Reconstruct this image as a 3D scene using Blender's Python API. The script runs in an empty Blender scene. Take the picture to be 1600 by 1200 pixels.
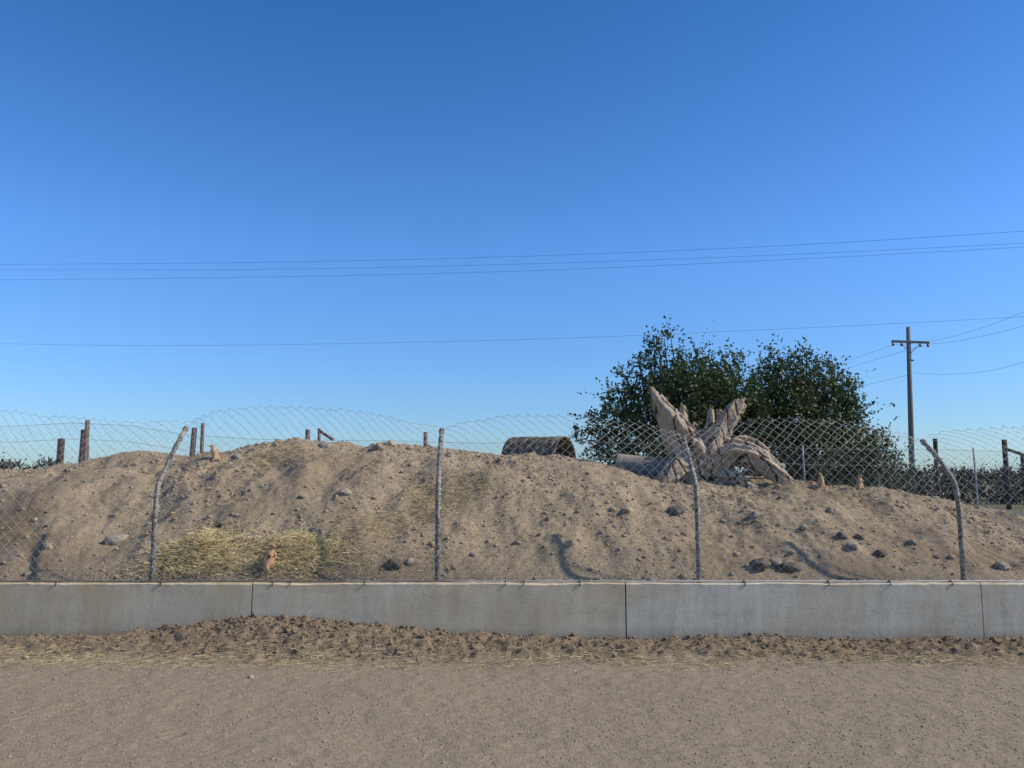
import bpy, bmesh, math, random
import numpy as np
from mathutils import Vector, Matrix, noise as mn
random.seed(7); rng=np.random.default_rng(11)
S=bpy.context.scene; COL=S.collection
# ---------------------------------------------------------------- camera
CH=1.6; PIT=math.radians(6.62); FP=1250.0
cd=bpy.data.cameras.new('camera'); cam=bpy.data.objects.new('camera',cd); COL.objects.link(cam)
cam.location=(0,0,CH); cam.rotation_euler=(math.pi/2+PIT,0,0)
cd.sensor_width=36; cd.lens=FP/1600*36; cd.clip_end=6000; cd.clip_start=.05
S.camera=cam
cp,sp=math.cos(PIT),math.sin(PIT)
def at(px,py,Y):
    a=(px-800)/FP; b=(600-py)/FP
    d=(a, cp-b*sp, sp+b*cp); t=Y/d[1]
    return Vector((d[0]*t, Y, CH+d[2]*t))
PXM=lambda Y: Y/FP
# ---------------------------------------------------------------- noise
def _h(ix,iy,s):
    n=(ix.astype(np.int64)*374761393+iy.astype(np.int64)*668265263+s*974634777)&0x7fffffff
    n=((n^(n>>13))*1274126177)&0x7fffffff
    n=(n^(n>>16))&0xffffff
    return n/float(0xffffff)
def vn(x,y,s=0):
    x=np.asarray(x,float); y=np.asarray(y,float)
    ix=np.floor(x); iy=np.floor(y); fx=x-ix; fy=y-iy
    fx=fx*fx*fx*(fx*(fx*6-15)+10); fy=fy*fy*fy*(fy*(fy*6-15)+10)
    a=_h(ix,iy,s); b=_h(ix+1,iy,s); c=_h(ix,iy+1,s); d=_h(ix+1,iy+1,s)
    return (a+(b-a)*fx)*(1-fy)+(c+(d-c)*fx)*fy-.5
def fbm(x,y,o=4,s=0):
    r=0;a=1.
    for i in range(o):
        r=r+a*vn(x*2**i+i*7.3,y*2**i-i*3.1,s+i); a*=.5
    return r
def sstep(a,b,x):
    t=np.clip((x-a)/(b-a),0,1); return t*t*(3-2*t)
# ---------------------------------------------------------------- mesh helpers
def mk(name,V,F,mat,parent=None,smooth=False,attr=None):
    me=bpy.data.meshes.new(name)
    if isinstance(F,np.ndarray):
        V=np.asarray(V,dtype=np.float32).reshape(-1,3)
        k=F.shape[1]; n=F.shape[0]
        me.vertices.add(len(V)); me.vertices.foreach_set('co',V.ravel())
        me.loops.add(n*k); me.loops.foreach_set('vertex_index',F.astype(np.int32).ravel())
        me.polygons.add(n); me.polygons.foreach_set('loop_start',np.arange(0,n*k,k,dtype=np.int32))
        me.update(calc_edges=True)
    else:
        me.from_pydata([tuple(v) for v in V],[],F)
    if smooth: me.polygons.foreach_set('use_smooth',np.ones(len(me.polygons),dtype=bool))
    if attr is not None:
        for an,av in attr.items():
            A=me.attributes.new(an,'FLOAT','POINT'); A.data.foreach_set('value',np.asarray(av,dtype=np.float32).ravel())
    me.materials.append(mat)
    o=bpy.data.objects.new(name,me); COL.objects.link(o)
    if parent: o.parent=parent
    return o
def tag(o,label=None,cat=None,group=None,kind=None):
    if label: o['label']=label
    if cat: o['category']=cat
    if group: o['group']=group
    if kind: o['kind']=kind
    return o
def empty(name,loc,rz=0):
    o=bpy.data.objects.new(name,None); COL.objects.link(o); o.location=loc; o.rotation_euler=(0,0,rz); o.empty_display_size=.1
    return o
class MB:
    def __init__(s): s.v=[]; s.f=[]
    def tube(s,pts,rad,n=8,cap=True,shape=None):
        pts=[Vector(p) for p in pts]
        if not hasattr(rad,'__len__'): rad=[rad]*len(pts)
        b=len(s.v); T=[]
        for i in range(len(pts)):
            t=(pts[min(i+1,len(pts)-1)]-pts[max(i-1,0)]); T.append(t.normalized())
        u=T[0].orthogonal().normalized()
        for i,p in enumerate(pts):
            u=(u-T[i]*u.dot(T[i])).normalized(); w=T[i].cross(u)
            for k in range(n):
                a=2*math.pi*k/n; m_=shape(a,i) if shape else 1.; s.v.append(p+(u*math.cos(a)+w*math.sin(a))*rad[i]*m_)
        for i in range(len(pts)-1):
            for k in range(n):
                k2=(k+1)%n; s.f.append((b+i*n+k,b+i*n+k2,b+(i+1)*n+k2,b+(i+1)*n+k))
        if cap:
            s.f.append(tuple(b+k for k in range(n))[::-1]); e=b+(len(pts)-1)*n; s.f.append(tuple(e+k for k in range(n)))
        return s
    def box(s,c,d,R=None):
        b=len(s.v); c=Vector(c)
        for x in(-.5,.5):
            for y in(-.5,.5):
                for z in(-.5,.5):
                    q=Vector((x*d[0],y*d[1],z*d[2])); s.v.append(c+(R@q if R else q))
        for f in((0,1,3,2),(4,6,7,5),(0,4,5,1),(2,3,7,6),(0,2,6,4),(1,5,7,3)): s.f.append(tuple(b+i for i in f))
        return s
    def build(s,name,mat,parent=None,smooth=False):
        return mk(name,s.v,s.f,mat,parent,smooth)
def catmull(P,n=10):
    P=[Vector(p) for p in P]; Q=[P[0]*2-P[1]]+P+[P[-1]*2-P[-2]]; out=[]
    for i in range(1,len(Q)-2):
        for j in range(n):
            t=j/n; a,b,c,d=Q[i-1:i+3]
            out.append(.5*((2*b)+(c-a)*t+(2*a-5*b+4*c-d)*t*t+(3*b-a-3*c+d)*t**3))
    out.append(P[-1]); return out
# ---------------------------------------------------------------- material helpers
class M:
    def __init__(s,name,rough=.9,spec=.25):
        s.m=bpy.data.materials.new(name); s.m.use_nodes=True; s.t=s.m.node_tree; s.b=s.t.nodes['Principled BSDF']
        s.b.inputs['Roughness'].default_value=rough; s.b.inputs['Specular IOR Level'].default_value=spec
        g=s.t.nodes.new('ShaderNodeNewGeometry'); s.pos=g.outputs['Position']; s.geo=g
    def n(s,ty): return s.t.nodes.new(ty)
    def l(s,a,b): s.t.links.new(a,b)
    def noise(s,scale,detail=4,rough=.55,vec=None,stretch=None):
        x=s.n('ShaderNodeTexNoise'); x.inputs['Scale'].default_value=scale; x.inputs['Detail'].default_value=detail; x.inputs['Roughness'].default_value=rough
        v=vec or s.pos
        if stretch:
            mp=s.n('ShaderNodeMapping'); mp.inputs['Scale'].default_value=stretch; s.l(v,mp.inputs['Vector']); v=mp.outputs[0]
        s.l(v,x.inputs['Vector']); return x.outputs['Fac']
    def vor(s,scale,feature='F1',out='Distance'):
        x=s.n('ShaderNodeTexVoronoi'); x.feature=feature; x.inputs['Scale'].default_value=scale; s.l(s.pos,x.inputs['Vector']); return x.outputs[out]
    def ramp(s,fac,stops):
        r=s.n('ShaderNodeValToRGB'); e=r.color_ramp.elements
        while len(e)<len(stops): e.new(.5)
        for q,(p,c) in zip(e,stops):
            q.position=p; q.color=tuple(c)[:3]+(1,) if hasattr(c,'__len__') else (c,c,c,1)
        s.l(fac,r.inputs[0]); return r.outputs[0]
    def mix(s,fac,a,b,blend='MIX'):
        x=s.n('ShaderNodeMix'); x.data_type='RGBA'; x.blend_type=blend
        for i,v in((0,fac),(6,a),(7,b)):
            if isinstance(v,(int,float)): x.inputs[i].default_value=v if i==0 else (v,v,v,1)
            elif isinstance(v,tuple): x.inputs[i].default_value=v+(1,)
            else: s.l(v,x.inputs[i])
        return x.outputs[2]
    def math(s,op,a,b=0.):
        x=s.n('ShaderNodeMath'); x.operation=op
        for i,v in((0,a),(1,b)):
            if isinstance(v,(int,float)): x.inputs[i].default_value=v
            else: s.l(v,x.inputs[i])
        return x.outputs[0]
    def attr(s,n):
        x=s.n('ShaderNodeAttribute'); x.attribute_name=n; return x.outputs['Fac']
    def col(s,c):
        if isinstance(c,tuple): s.b.inputs['Base Color'].default_value=c+(1,)
        else: s.l(c,s.b.inputs['Base Color'])
        return s
    def bump(s,h,strength=.5,dist=.02):
        x=s.n('ShaderNodeBump'); x.inputs['Strength'].default_value=strength; x.inputs['Distance'].default_value=dist
        s.l(h,x.inputs['Height'])
        prev=s.b.inputs['Normal'].links
        if prev: s.l(prev[0].from_socket,x.inputs['Normal'])
        s.l(x.outputs[0],s.b.inputs['Normal']); return s
def soil(name,c1,c2,c3,peb,pa=.55,da=.5,bs=.7):
    m=M(name,.95,.12)
    a=m.mix(m.ramp(m.noise(.9,5,.6),[(.35,0.),(.65,1.)]),c1,c2)
    a=m.mix(m.ramp(m.noise(14,5,.7),[(.4,0.),(.7,1.)]),a,c3)
    v=m.vor(60,out='Color'); vs=m.n('ShaderNodeSeparateColor'); m.l(v,vs.inputs[0])
    a=m.mix(m.ramp(vs.outputs[0],[(.80,0.),(.86,pa)]),a,peb)
    a=m.mix(m.ramp(vs.outputs[1],[(.84,0.),(.9,da)]),a,tuple(x*.5 for x in c1))
    a=m.mix(.6,a,m.ramp(m.noise(150,4,.7),[(.25,.6),(.75,1.)]),'MULTIPLY')
    m.bump(m.noise(45,6,.7),bs,.02); m.bump(m.vor(80),bs*.55,.01)
    return m,a
ms,ca=soil('mound_soil',(.365,.275,.18),(.30,.225,.145),(.42,.33,.225),(.50,.425,.325))
ms.col(ms.mix(ms.attr('dark_brown'),ca,(.20,.143,.09),)); MOUND=ms.m
mg,ca=soil('packed_dirt_road',(.33,.262,.183),(.285,.228,.162),(.36,.29,.208),(.41,.345,.26),.3,.35,.55)
bc=mg.ramp(mg.noise(12,5,.7),[(.3,(.13,.095,.065)),(.55,(.225,.17,.115)),(.75,(.31,.245,.17))])
ca=mg.mix(mg.attr('berm'),ca,bc)
gr=mg.ramp(mg.noise(.25,6,.6),[(.3,(.085,.085,.04)),(.7,(.20,.17,.09))])
ca=mg.mix(mg.attr('field'),ca,gr); mg.col(ca); GROUND=mg.m
def rockmat(name,a,b,sc=18):
    m=M(name,.9,.2); m.col(m.ramp(m.noise(sc,6,.65),[(.3,a),(.7,b)])); m.bump(m.noise(60,5,.7),.6,.01); return m.m
CLOD=rockmat('clod_soil',(.26,.19,.125),(.40,.31,.21),9)
ROCKD=rockmat('dark_rock',(.09,.075,.06),(.21,.17,.13))
ROCKG=rockmat('grey_rock',(.20,.17,.135),(.38,.33,.26))
ROCKL=rockmat('sandy_rock',(.30,.235,.16),(.45,.365,.26))
PEB=rockmat('pebble',(.25,.205,.15),(.46,.385,.29),40)
GRAV=rockmat('gravel_stone',(.22,.175,.125),(.42,.345,.25),60)
BCLOD=rockmat('berm_clod',(.12,.088,.06),(.30,.235,.165),25)
m=M('straw',.7,.3); m.col(m.ramp(m.noise(9,3),[(.3,(.36,.27,.14)),(.55,(.60,.49,.28)),(.75,(.76,.66,.43))])); STRAW=m.m
m=M('hay',.7,.3); m.col(m.ramp(m.noise(9,3),[(.3,(.50,.39,.19)),(.55,(.78,.64,.34)),(.75,(.88,.77,.48))])); HAY=m.m
m=M('galvanised_wire',.5,.5); m.b.inputs['Metallic'].default_value=.2; m.col(m.ramp(m.noise(6,3),[(.3,(.38,.37,.35)),(.7,(.62,.61,.58))])); WIRE=m.m
m=M('back_wire',.6,.4); m.b.inputs['Metallic'].default_value=.2; m.col((.30,.30,.31)); BWIRE=m.m
m=M('galvanised_post',.75,.3); m.b.inputs['Metallic'].default_value=.1
m.col(m.ramp(m.noise(22,6,.75,stretch=(1,1,1.8)),[(.38,(.07,.058,.045)),(.5,(.24,.21,.175)),(.66,(.46,.43,.38))])); m.bump(m.noise(50,5),.9,.008); POST=m.m
m=M('rail_metal',.5,.5); m.b.inputs['Metallic'].default_value=.1
sx=m.n('ShaderNodeSeparateXYZ'); m.l(m.pos,sx.inputs[0])
xx=m.math('ADD',m.math('MULTIPLY',sx.outputs[0],.12),m.math('MULTIPLY',m.noise(2.5,5),1.1))
m.col(m.ramp(xx,[(.35,(.17,.145,.115)),(.75,(.50,.48,.44))])); RAIL=m.m
m=M('rust',.9,.2); m.col(m.ramp(m.noise(40,3),[(.3,(.12,.08,.055)),(.7,(.26,.18,.13))])); RUST=m.m
def concrete(name,a,b,st):
    m=M(name,.9,.2)
    c=m.ramp(m.noise(2.2,7,.65,stretch=(.6,1,2)),[(.32,a),(.68,b)])
    c=m.mix(m.ramp(m.noise(3.2,8,.75),[(.52,0.),(.62,.35)]),c,tuple(x*.66 for x in a))
    c=m.mix(m.ramp(m.noise(5,6,.7,stretch=(2.5,1,.35)),[(.52,0.),(.75,.3)]),c,tuple(x*.6 for x in a))
    c=m.mix(m.ramp(m.noise(6,7,.75,stretch=(.3,1,4)),[(.54,0.),(.66,.25)]),c,tuple(x*.6 for x in a))
    c=m.mix(m.ramp(m.noise(1.3,5,.6),[(.46,0.),(.62,st)]),c,(.60,.42,.20))
    c=m.mix(m.ramp(m.noise(55,4,.7),[(.60,0.),(.70,.6)]),c,(.16,.13,.10))
    c=m.mix(m.ramp(m.noise(8,7,.85),[(.60,0.),(.65,.5)]),c,(.26,.21,.145))
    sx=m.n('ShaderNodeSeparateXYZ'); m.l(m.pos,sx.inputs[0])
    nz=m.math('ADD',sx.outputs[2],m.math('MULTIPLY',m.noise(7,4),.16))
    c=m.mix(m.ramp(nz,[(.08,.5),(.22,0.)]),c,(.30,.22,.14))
    c=m.mix(m.ramp(nz,[(.60,0.),(.66,.4)]),c,(.20,.165,.12))
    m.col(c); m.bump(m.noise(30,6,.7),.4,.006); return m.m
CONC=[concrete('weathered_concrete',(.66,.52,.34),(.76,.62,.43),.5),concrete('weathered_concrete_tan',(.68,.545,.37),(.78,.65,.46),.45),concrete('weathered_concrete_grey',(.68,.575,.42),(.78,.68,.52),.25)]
m=M('joint',.95,.1); m.col((.06,.05,.04)); JOINT=m.m
def wood(name,a,b,sc=(1,1,.15)):
    m=M(name,.9,.15); n1=m.noise(30,5,.7,stretch=sc); m.col(m.ramp(n1,[(.3,a),(.7,b)])); m.bump(n1,.6,.01); return m.m
WOODR=wood('brown_post',(.12,.08,.065),(.30,.20,.155)); WOODD=wood('dark_post',(.035,.025,.03),(.12,.085,.08)); WOODG=wood('pole_wood',(.12,.11,.095),(.24,.22,.19))
m=M('driftwood',.9,.15)
n2=m.noise(24,6,.75,stretch=(1.,1.,.25)); n3=m.noise(60,4,.7)
c=m.ramp(n2,[(.30,(.19,.135,.09)),(.46,(.37,.285,.20)),(.7,(.56,.46,.35))]) 
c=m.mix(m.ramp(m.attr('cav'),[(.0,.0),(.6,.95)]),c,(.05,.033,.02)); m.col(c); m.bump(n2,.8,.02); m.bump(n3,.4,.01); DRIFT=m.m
m=M('pale_pipe',.9,.15); n2=m.noise(7,6,.7); m.col(m.ramp(n2,[(.35,(.19,.165,.135)),(.65,(.36,.325,.27))])); m.bump(m.noise(30,5,.7),.5,.01); LOGM=m.m
m=M('culvert_metal',.8,.25)
m.col(m.ramp(m.noise(9,7,.75),[(.40,(.04,.034,.027)),(.54,(.14,.118,.085)),(.7,(.34,.29,.205))])); m.bump(m.noise(40,4),.4,.01); CULV=m.m
m=M('bark',.9,.1); m.col(m.ramp(m.noise(12,5),[(.3,(.05,.04,.03)),(.7,(.14,.11,.085))])); BARK=m.m
def leafm(name,a,b,c):
    m=M(name,.5,.4); m.col(m.ramp(m.attr('rnd'),[(0,a),(.6,b),(1,c)]))
    tr=m.n('ShaderNodeBsdfTranslucent'); m.l(m.ramp(m.attr('rnd'),[(0,tuple(x*1.2 for x in a)),(1,tuple(x*1.3 for x in c))]),tr.inputs[0])
    mx=m.n('ShaderNodeMixShader'); mx.inputs[0].default_value=.2; m.l(m.b.outputs[0],mx.inputs[1]); m.l(tr.outputs[0],mx.inputs[2])
    out=[x for x in m.t.nodes if x.type=='OUTPUT_MATERIAL'][0]; m.l(mx.outputs[0],out.inputs[0]); return m.m
LEAF=leafm('leaf_green',(.026,.046,.014),(.055,.086,.025),(.115,.145,.05))
LEAF2=leafm('leaf_green_warm',(.028,.048,.014),(.058,.088,.026),(.12,.145,.05))
HEDGE=leafm('hedge_leaf',(.025,.03,.016),(.045,.052,.024),(.09,.085,.04))
m=M('tan_fur',.95,.1); m.col(m.ramp(m.noise(60,5,.7),[(.3,(.40,.225,.115)),(.7,(.66,.42,.24))])); m.bump(m.noise(260,3),.5,.003); FUR=m.m
m=M('pale_fur',.95,.1); m.col(m.ramp(m.noise(60,5,.7),[(.3,(.36,.235,.13)),(.7,(.56,.39,.24))])); m.bump(m.noise(260,3),.5,.003); FURP=m.m
m=M('eye_black',.2,.5); m.col((.01,.008,.006)); EYE=m.m
m=M('ceramic',.35,.5); m.col((.18,.15,.14)); CER=m.m
m=M('cable',.6,.3); m.col((.08,.10,.15)); CABLE=m.m
m=M('asphalt',.9,.2); m.col((.11,.11,.11)); ASPH=m.m
# ---------------------------------------------------------------- terrain functions
YW=8.13; WT=.55; YB=YW+.17; Y0=YB; 
crest=[(-500,745),(-250,742),(0,738),(60,736),(100,734),(135,727),(165,716),(200,707),(235,704),(258,708),(280,715),(310,717),(345,713),(380,708),(420,702),(460,697),(500,692),(540,692),(575,699),(600,694),(625,693),(660,699),(700,702),(740,708),(780,715),(840,715),(900,716),(940,724),(1000,737),(1060,744),(1100,745),(1150,746),(1200,751),(1240,757),(1300,760),(1350,764),(1400,768),(1450,776),(1500,790),(1540,803),(1580,817),(1620,832),(1700,858),(1850,890),(2100,925)]
YC=12.
cx=[];cz=[]
for px,py in crest:
    p=at(px,py,YC); cx.append(p.x); cz.append(p.z)
def HM(x,y):
    x=np.asarray(x,float); y=np.asarray(y,float)
    zc=np.interp(x,cx,cz); zc=np.where(x<cx[0],np.maximum(zc-(cx[0]-x)*.35,-.3),zc); zc=np.where(x>cx[-1],np.maximum(zc-(x-cx[-1])*.4,-.3),zc)
    z0=np.minimum(.50+.05*fbm(x*.7,y*0,3,5),zc+.1)
    s=np.clip((y-Y0)/(YC-Y0),0,1)
    f=np.sin(s*math.pi/2)**.93
    z=z0+(zc-z0)*f
    b=np.clip(y-YC,0,None); z=z-.05*b-.035*b*b
    mid=4*s*(1-s)
    z=z+mid*(.24*fbm(x*.55,y*.5,2,21)+.15*fbm(x*1.6,y*.9,3,31))
    em=sstep(0,.12,s)*(1-.35*sstep(.8,1,s))
    z=z+em*(.07*fbm(x*3.2,y*2.6,3,41))
    z=z-.28*np.exp(-((x+5.75)/.5)**2-((y-11.0)/.45)**2)
    z=z+.09*np.exp(-((x+3.3)/.28)**2-((y-8.62)/.15)**2)+.10*np.exp(-((x+2.28)/.24)**2-((y-8.64)/.14)**2)
    e2=.35+.65*em
    r=np.abs(fbm(x*9,y*9,3,61))
    pt=.35+.65*sstep(-.25,.3,fbm(x*.9,y*.9,2,77))
    z=z+e2*pt*(.028*fbm(x*12,y*12,3,51)+.05*np.clip(fbm(x*7,y*7,3,55)-.12,0,1)-.014*r)
    z=z+e2*.010*fbm(x*32,y*32,3,71)
    return np.maximum(z,-.5)
bermp=[(-300,997),(0,998),(150,999),(260,985),(330,974),(400,966),(500,971),(600,979),(680,990),(760,993),(900,1000),(1000,1004),(1100,1000),(1200,998),(1300,999),(1400,1003),(1900,1003)]
bx=[at(a,b,YW).x for a,b in bermp]; bz=[at(a,b,YW).z+.02 for a,b in bermp]
def bermh(x,y):
    hb=np.interp(x,bx,bz); w=.98+.22*fbm(x*.8,x*0,2,9)
    t=np.clip((YW-y)/w,0,1); m=(1-t)**2*(1+2*t)
    m=np.where(y>YW+.25,0,m)
    return hb*m+.05*m*(1-m)*2, np.where(y<YW+.3,sstep(1.02,.70,(YW-y)/w+.28*fbm(x*2.5,y*3,3,13)),0)
def HG(x,y):
    h,m=bermh(x,y)
    near=sstep(14,9,np.abs(y))*sstep(30,12,np.abs(x))
    z=near*(.022*fbm(x*.8,y*.8,3,3)+.010*fbm(x*9,y*9,3,4)+.006*fbm(x*35,y*35,2,6))
    z=z+h+m*(.05*fbm(x*7,y*7,3,14)+.035*fbm(x*22,y*22,2,15))*near
    return z,m
def grid(xs,ys):
    X,Y=np.meshgrid(xs,ys); nx,ny=len(xs),len(ys)
    i=np.arange(nx-1)[None,:]+np.arange(ny-1)[:,None]*nx
    F=np.stack([i,i+1,i+nx+1,i+nx],-1).reshape(-1,4)
    return X.ravel(),Y.ravel(),F
geo=lambda a,b,n: list(np.geomspace(a,b,n))
xs=np.array(sorted([-v for v in geo(7.3,3000,26)]+list(np.arange(-7.2,7.21,.02))+geo(7.3,3000,26)))
ys=np.array(sorted([-v for v in geo(1,500,12)]+list(np.arange(-.5,3.9,.4))+list(np.arange(4,8.2,.018))+list(np.arange(8.25,30,.8))+geo(31,4000,26)))
X,Y,F=grid(xs,ys); Z,Mk=HG(X,Y)
Z=np.where((Y>YW+.05),0.,Z)
field=sstep(22,27,Y+3*fbm(X*.3,Y*.3,3,8))
g=mk('ground',np.stack([X,Y,Z],1),F,GROUND,smooth=True,attr={'berm':Mk,'field':field}); tag(g,kind='structure')
xs=np.concatenate([np.arange(-19,-9,.15),np.arange(-9,9.5,.020),np.arange(9.5,15,.15)]); ys=np.concatenate([[YB-.02],np.arange(Y0,12.6,.020),np.arange(12.65,22,.2)])
X,Y,F=grid(xs,ys); Z=HM(X,Y); 
dark_brown=np.clip(sstep(-.1,.5,fbm(X*.9,Y*1.2,3,81))*.6+sstep(-3.5,-6,X)*sstep(10.5,8.8,Y)*.35,0,1)  # darker brown in broad noise patches and towards the lower left
g=mk('hill',np.stack([X,Y,Z],1),F,MOUND,smooth=True,attr={'dark_brown':dark_brown}); tag(g,kind='structure')
def zM(x,y): return float(HM(np.array([x]),np.array([y]))[0])
def zG(x,y): return float(HG(np.array([x]),np.array([y]))[0][0])
def hit(px,py,fn=zM,y0=8.32,y1=13):
    ysx=np.arange(y0,y1,.02); d=at(px,py,1.0); dz=d.z-CH
    xx=d.x*ysx; zz=CH+dz*ysx
    hh=HM(xx,ysx) if fn is zM else HG(xx,ysx)[0]
    k=np.where(zz<=hh)[0]
    k=k[0] if len(k) else int(np.argmin(zz-hh))
    return Vector((xx[k],ysx[k],float(hh[k])))
# ---------------------------------------------------------------- scatter of stones
def ico(sub,seed,amp=.35):
    bm=bmesh.new(); bmesh.ops.create_icosphere(bm,subdivisions=sub,radius=1)
    for v in bm.verts:
        n=mn.noise(v.co*1.3+Vector((seed*5.1,seed,0)))+.5*mn.noise(v.co*2.7+Vector((seed,seed*3,1)))
        v.co*=1+amp*n
    V=np.array([v.co[:] for v in bm.verts]); bm.verts.index_update(); F=np.array([[v.index for v in f.verts] for f in bm.faces]); bm.free(); return V,F
ICO=[ico(1,i,.6) for i in range(6)]
def rots(n):
    q=rng.normal(size=(n,4)); q/=np.linalg.norm(q,axis=1)[:,None]; w,x,y,z=q.T
    return np.stack([1-2*(y*y+z*z),2*(x*y-z*w),2*(x*z+y*w),2*(x*y+z*w),1-2*(x*x+z*z),2*(y*z-x*w),2*(x*z-y*w),2*(y*z+x*w),1-2*(x*x+y*y)],1).reshape(-1,3,3)
def scatter(name,P,size,mat,flat=.7,smooth=False):
    P=np.asarray(P); n=len(P); VV=[];FF=[];off=0
    which=rng.integers(0,len(ICO),n)
    for w,(V,F) in enumerate(ICO):
        id=np.where(which==w)[0]
        if not len(id): continue
        R=rots(len(id)); sc=size[id][:,None]*rng.uniform(.6,1.2,(len(id),3))
        v=V[None]*sc[:,None,:]; v=np.matmul(v,np.transpose(R,(0,2,1))); v[:,:,2]*=flat; v+=P[id][:,None,:]
        VV.append(v.reshape(-1,3)); FF.append((F[None]+(np.arange(len(id))*len(V))[:,None,None]+off).reshape(-1,3)); off+=len(id)*len(V)
    return mk(name,np.concatenate(VV),np.concatenate(FF),mat,smooth=smooth)
def powsize(n,a,b,k=2.2):
    u=rng.random(n); return (a**(1-k)+u*(b**(1-k)-a**(1-k)))**(1/(1-k))
n=42000; x=rng.uniform(-9.5,9.5,n); y=Y0+.03+(12.6-Y0)*rng.random(n)
keep=rng.random(n)<(.10+1.0*sstep(-.1,.45,fbm(x*.8,y*.8,3,91))); x=x[keep];y=y[keep]
sz=powsize(len(x),.006,.042,2.8); z=HM(x,y)+sz*.10
tag(scatter('soil_clods',np.stack([x,y,z],1),sz,CLOD),'loose clods of tan soil scattered over the mound slope','soil clods',kind='stuff')
n=2000; x=rng.uniform(-9.5,9.5,n); y=Y0+.05+(12.4-Y0)*rng.random(n); sz=powsize(n,.010,.030,2.6); z=HM(x,y)+sz*.2
tag(scatter('pebbles',np.stack([x,y,z],1),sz,PEB),'small pale pebbles strewn over the dirt mound','pebbles',kind='stuff')
n=30000; y=4.2+3.3*rng.random(n)**.9; x=rng.uniform(-1,1,n)*(y*.75+.3); sz=powsize(n,.0025,.011,2.9); z=HG(x,y)[0]+sz*.05
tag(scatter('gravel',np.stack([x,y,z],1),sz,GRAV),'fine loose gravel lying over the packed dirt road','gravel',kind='stuff')
n=22000; x=rng.uniform(-6.6,6.6,n); y=YW-.0-1.0*rng.random(n)**1.4; h,mk_=bermh(x,y); keep=rng.random(n)<mk_*(.25+np.clip(h*5,0,.75)); x=x[keep];y=y[keep]; sz=powsize(len(x),.004,.027,2.5); z=HG(x,y)[0]+sz*.2
tag(scatter('berm_clods',np.stack([x,y,z],1),sz,BCLOD),'brown crumbly clods heaped along the foot of the concrete wall','soil clods',kind='stuff')
# ---------------------------------------------------------------- straw
def blades(name,P,L,W,mat,tilt=.25,ang=None):
    n=len(P); a=rng.uniform(0,2*math.pi,n) if ang is None else ang; t=rng.normal(0,tilt,n)
    d=np.stack([np.cos(a)*np.cos(t),np.sin(a)*np.cos(t),np.sin(t)],1)
    s=np.stack([-np.sin(a),np.cos(a),np.zeros(n)],1); u=np.cross(d,s)
    bend=rng.normal(0,.12,n)
    V=[]
    for k,tt in enumerate((-.5,0,.5)):
        c=P+d*(L*tt)[:,None]+s*(bend*L*(tt*tt*2-.25))[:,None]
        w=W*(1.,1.1,.6)[k]
        for ca_,sa_ in((1,0),(-.5,.87),(-.5,-.87)):
            V.append(c+(s*ca_+u*sa_)*w[:,None])
    V=np.stack(V,1).reshape(-1,3); b=(np.arange(n)*9)[:,None,None]
    F=[]
    for k in range(2):
        for j in range(3): F.append([k*3+j,k*3+(j+1)%3,k*3+3+(j+1)%3,k*3+3+j])
    F=(np.array(F)[None]+b).reshape(-1,4)
    return mk(name,V,F,mat)
def gaus(cx_,cy_,sx,sy,n): return rng.normal(cx_,sx,n),rng.normal(cy_,sy,n)
X1,Y1=gaus(-3.28,8.60,.24,.11,3000); X2,Y2=gaus(-2.28,8.62,.2,.10,2300); X3,Y3=gaus(-2.8,8.47,.6,.08,900)
x=np.concatenate([X1,X2,X3]); y=np.concatenate([Y1,Y2,Y3]); k=y>Y0+.03; x=x[k];y=y[k]
z=HM(x,y)+np.abs(rng.normal(0,.03,len(x)))+.004
tag(blades('hay',np.stack([x,y,z],1),rng.uniform(.06,.2,len(x)),rng.uniform(.0014,.0030,len(x)),HAY,.32),'loose heap of dry yellow hay around the upright prairie dog','hay',kind='stuff')
xx=[];yy=[]
line=[hit(p[0],p[1]) for p in((480,872),(570,835),(640,800),(700,775),(770,742))]
for i in range(4):
    for j in range(620):
        t=rng.random(); q=line[i].lerp(line[i+1],t); xx.append(q.x+rng.normal(0,.17)); yy.append(q.y+rng.normal(0,.17))
for px,py,nn,sx,sy in((435,714,1300,.32,.22),(690,755,500,.35,.3),(1330,770,600,.9,.3),(1180,800,500,.9,.6),(1420,800,400,.6,.4),(560,880,350,.7,.15),(250,790,200,1.2,.6),(860,760,250,.8,.5),(900,860,300,1.2,.4),(610,702,150,.4,.25),(430,800,150,.6,.5)):
    q=hit(px,py); a_,b_=gaus(q.x,q.y,sx,sy,nn); xx+=list(a_); yy+=list(b_)
x=np.array(xx);y=np.array(yy); k=y>Y0+.03; x=x[k];y=y[k]; z=HM(x,y)+.008+np.abs(rng.normal(0,.006,len(x)))
tag(blades('straw',np.stack([x,y,z],1),rng.uniform(.05,.17,len(x)),rng.uniform(.0010,.0021,len(x)),STRAW,.18),'thin scatter of straw trailing across the dirt mound','straw',kind='stuff')
n=7500; x=rng.uniform(-6.8,6.8,n); y=YW-.05-np.clip(np.abs(rng.normal(.80,.17,n)),0,1.12+.12*rng.random(n)); 
keep=rng.random(n)<.25+1.2*sstep(-.2,.45,fbm(x*1.3,y*2,3,97))+.25*(x<-1.5); x=x[keep];y=y[keep]; z=HG(x,y)[0]+.006+np.abs(rng.normal(0,.006,len(x)))
tag(blades('straw_litter',np.stack([x,y,z],1),rng.uniform(.03,.16,len(x)),rng.uniform(.001,.0022,len(x)),STRAW,.12,ang=rng.normal(0,.7,len(x))),'pale straw litter strewn along the edge of the road below the wall','straw',kind='stuff')
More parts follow.
